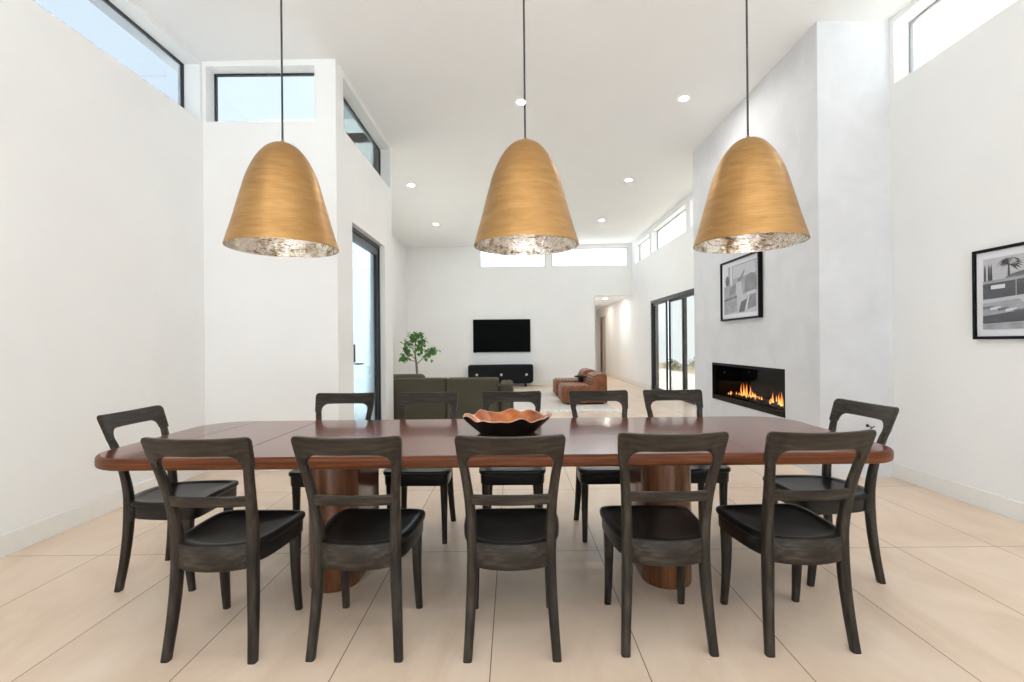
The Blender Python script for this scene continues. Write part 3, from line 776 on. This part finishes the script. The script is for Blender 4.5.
# ------------------------------------------------------------------ sectional sofa
sf = thing('sectional_sofa', 'dark olive green upholstered sectional sofa with its back to the dining table', 'sofa', (0, 7.15, 0))
def cushion(x0, x1, y0, y1, z0, z1, name, bev=.05, parent=sf, mat='olive'):
    return MB().box(x0, x1, y0, y1, z0, z1).build(name, M[mat], parent, bevel=bev, seg=4, angle=80)
cushion(-1.80, -1.012, .0, .27, .12, .745, 'back_section', .03)
cushion(-1.008, -.222, .0, .27, .12, .745, 'back_section', .03)
cushion(-.219, .0, .08, 1.0, .10, .645, 'arm', .06)
cushion(-1.80, -.222, .275, 1.02, .10, .26, 'base', .02)
for a, b in ((-1.80, -1.012), (-1.008, -.222)):
    cushion(a + .004, b - .004, .28, 1.04, .262, .43, 'seat_cushion', .05)
cushion(-2.62, -1.805, .0, 2.2, .10, .26, 'chaise_base', .02)
cushion(-2.62, -1.805, .28, 2.2, .262, .43, 'chaise_cushion', .05)
cushion(-2.62, -1.806, .0, .27, .12, .74, 'back_section', .03)
cushion(-2.36, -1.50, .86, 1.10, .432, .755, 'loose_pillow', .08)
for x in (-2.5, -1.7, -.35):
    for y in (.1, .9):
        MB().tube([(x, y, 0), (x, y, .125)], .022, 10).build('leg', M['black_wood'], sf)

# ------------------------------------------------------------------ rug
rg = thing('area_rug', 'pale woven area rug with cream fringe on the living room floor', 'rug', (.05, 10.70, 0))
MB().box(-1.15, 1.88, -1.85, 1.85, 0, .016).build('rug_field', M['rug'], rg, smooth=False, bevel=.005)
fg = MB()
for k in range(74):
    x = -1.14 + 3.01 * k / 73; L = random.uniform(.22, .34); dx = random.uniform(-.02, .07)
    fg.tube([(x, -1.84, .012), (x + dx * .5, -1.84 - L * .5, .012), (x + dx, -1.84 - L, .006)], [.015, .013, .008], 6)
fo = fg.build('fringe', M['fringe'], rg); fo['kind'] = 'stuff'

# ------------------------------------------------------------------ leather lounge chairs
def lounge():
    t = thing('lounge_chair', '', 'lounge chair')
    # local: +x is the back, front faces -x; footprint x 0..0.91, y 0..0.8
    def scallop(p0, p1, n, amp, nx, nz):
        out = []
        for i in range(n):
            for j in range(5):
                u = (i + j / 5) / n; b = amp * sin(pi * j / 5) ** .7 if j else 0
                out.append((p0[0] + (p1[0] - p0[0]) * u + nx * b, p0[1] + (p1[1] - p0[1]) * u + nz * b))
        return out
    prof = [(.05, .03)] + scallop((.03, .045), (.03, .34), 5, .024, -1, 0) + scallop((.05, .365), (.68, .36), 8, .026, 0, 1) + [(.68, .36), (.68, .03)]
    def extr(pr, y0, y1, nm, e=.02):
        cx = sum(p[0] for p in pr) / len(pr); cz = sum(p[1] for p in pr) / len(pr)
        sh = lambda k: [(cx + (x - cx) * k, cz + (z - cz) * k) for x, z in pr]
        rs = [[(x, y, z) for x, z in sh(k)] for k, y in ((.93, y0), (.985, y0 + e * .4), (1, y0 + e), (1, y1 - e), (.985, y1 - e * .4), (.93, y1))]
        return MB().rings(rs).build(nm, M['leather'], t, angle=50)
    extr(prof, 0, .8, 'seat')
    bp = [(.62, .03), (.60, .36)] + scallop((.60, .37), (.70, .585), 4, .03, -.92, .38) + scallop((.71, .595), (.87, .605), 2, .02, 0, 1) + [(.905, .605), (.925, .58), (.93, .03)]
    extr(bp, 0.005, .795, 'backrest')
    MB().box(.12, .86, .06, .74, 0, .035).build('plinth', M['black_wood'], t, smooth=False)
    return t
L0 = lounge(); L0.location = (.955, 9.58, .017); L0['label'] = 'channel-tufted cognac leather lounge chair, the nearer of the two'
L1 = copy_tree(L0); L1.location = (.955, 10.95, .017); L1['label'] = 'channel-tufted cognac leather lounge chair, the farther one behind the small black table'
for o in (L0, L1): o['group'] = 'leather lounge chairs'
# the rug lies under their front feet
sd = thing('side_table', 'small black side table with a tray top between the leather lounge chairs', 'side table', (1.51, 10.68, .017))
MB().lathe([(.0005, .478), (.145, .478), (.15, .485), (.15, .497), (.145, .503), (.0005, .503)], 32).build('tray_top', M['black_wood'], sd)
MB().lathe([(.06, .02), (.06, .478)], 24, cap=True).build('column', M['black_wood'], sd)
MB().lathe([(.0005, 0), (.12, 0), (.12, .02), (.0005, .025)], 32).build('base', M['black_wood'], sd)

# ------------------------------------------------------------------ potted ficus
pl = thing('potted_ficus', 'leafy green ficus tree behind the olive sofa in the living room corner', 'plant', (-2.56, 12.6, 0))
MB().lathe([(.0005, 0), (.17, 0), (.19, .02), (.23, .36), (.235, .40), (.21, .40), (.205, .35), (.0005, .35)], 32).build('pot', M['pot'], pl)
MB().lathe([(.0005, .352), (.2045, .352)], 24).build('soil', M['soil'], pl)
br = MB()
br.tube([(0, 0, .34), (.02, 0, .55), (0, .01, .78), (-.03, .02, 1.0), (-.02, .0, 1.25), (.02, 0, 1.42)], [.034, .03, .027, .02, .014, .007], 8)
tips = []
def branch(p0, p1, p2, r):
    br.tube([p0, p1, p2], [r, r * .7, r * .35], 6); tips.append((p1, p2))
branch((0, .01, .72), (.17, -.05, .87), (.40, -.08, 1.02), .015)
branch((.22, -.06, .90), (.34, .0, 1.02), (.46, .05, 1.10), .009)
branch((-.01, .01, .85), (-.16, .05, 1.0), (-.30, .06, 1.12), .012)
branch((-.02, .01, .80), (-.20, -.08, .88), (-.33, -.08, .90), .010)
branch((-.02, .0, 1.05), (-.14, .0, 1.2), (-.24, 0, 1.30), .010)
branch((-.02, .0, 1.1), (.08, .05, 1.25), (.17, .05, 1.36), .010)
branch((0, 0, 1.25), (-.05, -.05, 1.40), (-.10, -.05, 1.50), .008)
branch((.0, 0, 1.3), (.03, .05, 1.42), (.06, .05, 1.52), .007)
branch((-.03, 0, 1.0), (.05, -.08, 1.1), (.12, -.12, 1.14), .008)
br.build('trunk', M['bark'], pl, angle=60)
lv = MB()
def leaf_at(p, d, L):
    d = d.normalized(); s = d.cross(Vector((random.uniform(-.4, .4), random.uniform(-.4, .4), 1))).normalized(); nrm = s.cross(d)
    w = L * .34
    a = p; pts = []
    for t, k, dr in ((0, .04, 0), (.25, .8, .02), (.5, 1, .0), (.75, .7, -.05), (1, .03, -.15)):
        c = a + d * L * t + nrm * L * dr
        pts += [c - s * w * k - nrm * L * -.06 * k, c + nrm * 0, c + s * w * k - nrm * L * -.06 * k]
    fs = []
    for i in range(4):
        for j in range(2): fs.append((i * 3 + j, i * 3 + j + 1, (i + 1) * 3 + j + 1, (i + 1) * 3 + j))
    lv.add(pts, fs)
for p1, p2 in tips:
    p1, p2 = Vector(p1), Vector(p2)
    for k in range(48):
        c = p1.lerp(p2, random.uniform(.35, 1.1)) + Vector([random.gauss(0, .052) for _ in range(3)])
        leaf_at(c, Vector((random.uniform(-1, 1), random.uniform(-1, 1), random.uniform(-.9, .5))), random.uniform(.08, .13))
fo = lv.build('foliage', M['leaf'], pl, angle=80)

# ------------------------------------------------------------------ sky, light, camera
w = bpy.data.worlds.new('sky'); SC.world = w; w.use_nodes = True
nt = w.node_tree; bg = nt.nodes['Background']
tc = nt.nodes.new('ShaderNodeTexCoord'); sx = nt.nodes.new('ShaderNodeSeparateXYZ')
nt.links.new(tc.outputs['Generated'], sx.inputs[0])
mr = nt.nodes.new('ShaderNodeMapRange'); mr.inputs['From Min'].default_value = -.7; mr.inputs['From Max'].default_value = .4
nt.links.new(sx.outputs['X'], mr.inputs['Value'])
n = nt.nodes.new('ShaderNodeTexNoise'); n.inputs['Scale'].default_value = 3; n.inputs['Detail'].default_value = 6
nt.links.new(tc.outputs['Generated'], n.inputs['Vector'])
r1 = ramp(nt, mr.outputs[0], [(0, (.74, .87, 1.0)), (.5, (.82, .915, 1.0)), (1, (.90, .95, 1.0))])
r2 = ramp(nt, n.outputs['Fac'], [(.35, (.90, .92, .95)), (.65, (1, 1, 1))])
mx = nt.nodes.new('ShaderNodeMixRGB'); mx.blend_type = 'MULTIPLY'; mx.inputs[0].default_value = 1
nt.links.new(r1.outputs[0], mx.inputs[1]); nt.links.new(r2.outputs[0], mx.inputs[2])
nt.links.new(mx.outputs[0], bg.inputs['Color']); bg.inputs['Strength'].default_value = 2.4

def portal(loc, rot, sx_, sy_):
    l = bpy.data.lights.new('daylight_portal', 'AREA'); l.shape = 'RECTANGLE'; l.size = sx_; l.size_y = sy_
    l.cycles.is_portal = True
    o = bpy.data.objects.new('daylight_portal', l); COL.objects.link(o); o.location = loc; o.rotation_euler = rot
H90 = radians(90)
portal((.2, YR - .25, 1.5), (H90, 0, 0), 6.2, 3.0)                       # faces +Y
portal((XR2 + .26, 10.2, 1.16), (H90, 0, H90), 4.45, 2.32)               # faces -X
portal((-3.42, 9.8, 1.32), (H90, 0, -H90), 4.6, 2.63)
portal((XR + .26, 2.48, 3.82), (H90, 0, H90), 3.76, .56)
portal((XR2 + .26, 10.8, 3.82), (H90, 0, H90), 6.3, .56)
portal((XL - .26, 2.7, 3.82), (H90, 0, -H90), 4.2, .56)
portal((1.2, YF + .26, 3.82), (H90, 0, pi), 4.5, .56)

sl = bpy.data.lights.new('sun', 'SUN'); sl.energy = 18; sl.angle = radians(1.5); sl.color = (.93, .97, 1)
so_ = bpy.data.objects.new('sun', sl); COL.objects.link(so_)
so_.rotation_euler = (radians(90 - 67), 0, radians(4))      # high sun added behind the camera to bounce light onto the ceiling
hl = bpy.data.lights.new('hall_fill_light', 'AREA'); hl.shape = 'DISK'; hl.size = .3; hl.energy = 7; hl.color = (1, .9, .78)  # unseen area light added to brighten the hall
ho = bpy.data.objects.new('hall_fill_light', hl); COL.objects.link(ho); ho.location = (2.98, 17.6, 2.64)
cam = bpy.data.cameras.new('camera'); co = bpy.data.objects.new('camera', cam); COL.objects.link(co)
cam.sensor_width = 36; cam.lens = 478 / 1024 * 36; cam.clip_start = .05; cam.clip_end = 200
cam.shift_y = .0018; cam.shift_x = -.001
ROLL = radians(.56)
co.location = (0, 0, 1.27)
co.matrix_world = Matrix.Translation((0, 0, 1.27)) @ Matrix.Rotation(radians(90), 4, 'X') @ Matrix.Rotation(-ROLL, 4, 'Z')
SC.camera = co
SC.view_settings.view_transform = 'Standard'; SC.view_settings.look = 'None'
SC.view_settings.gamma = 1; SC.view_settings.use_curve_mapping = False
SC.view_settings.exposure = .48
SC.cycles.max_bounces = 14; SC.cycles.diffuse_bounces = 8; SC.cycles.glossy_bounces = 4; SC.cycles.transparent_max_bounces = 16
SC.cycles.sample_clamp_indirect = 8
SC.cycles.use_denoising = True
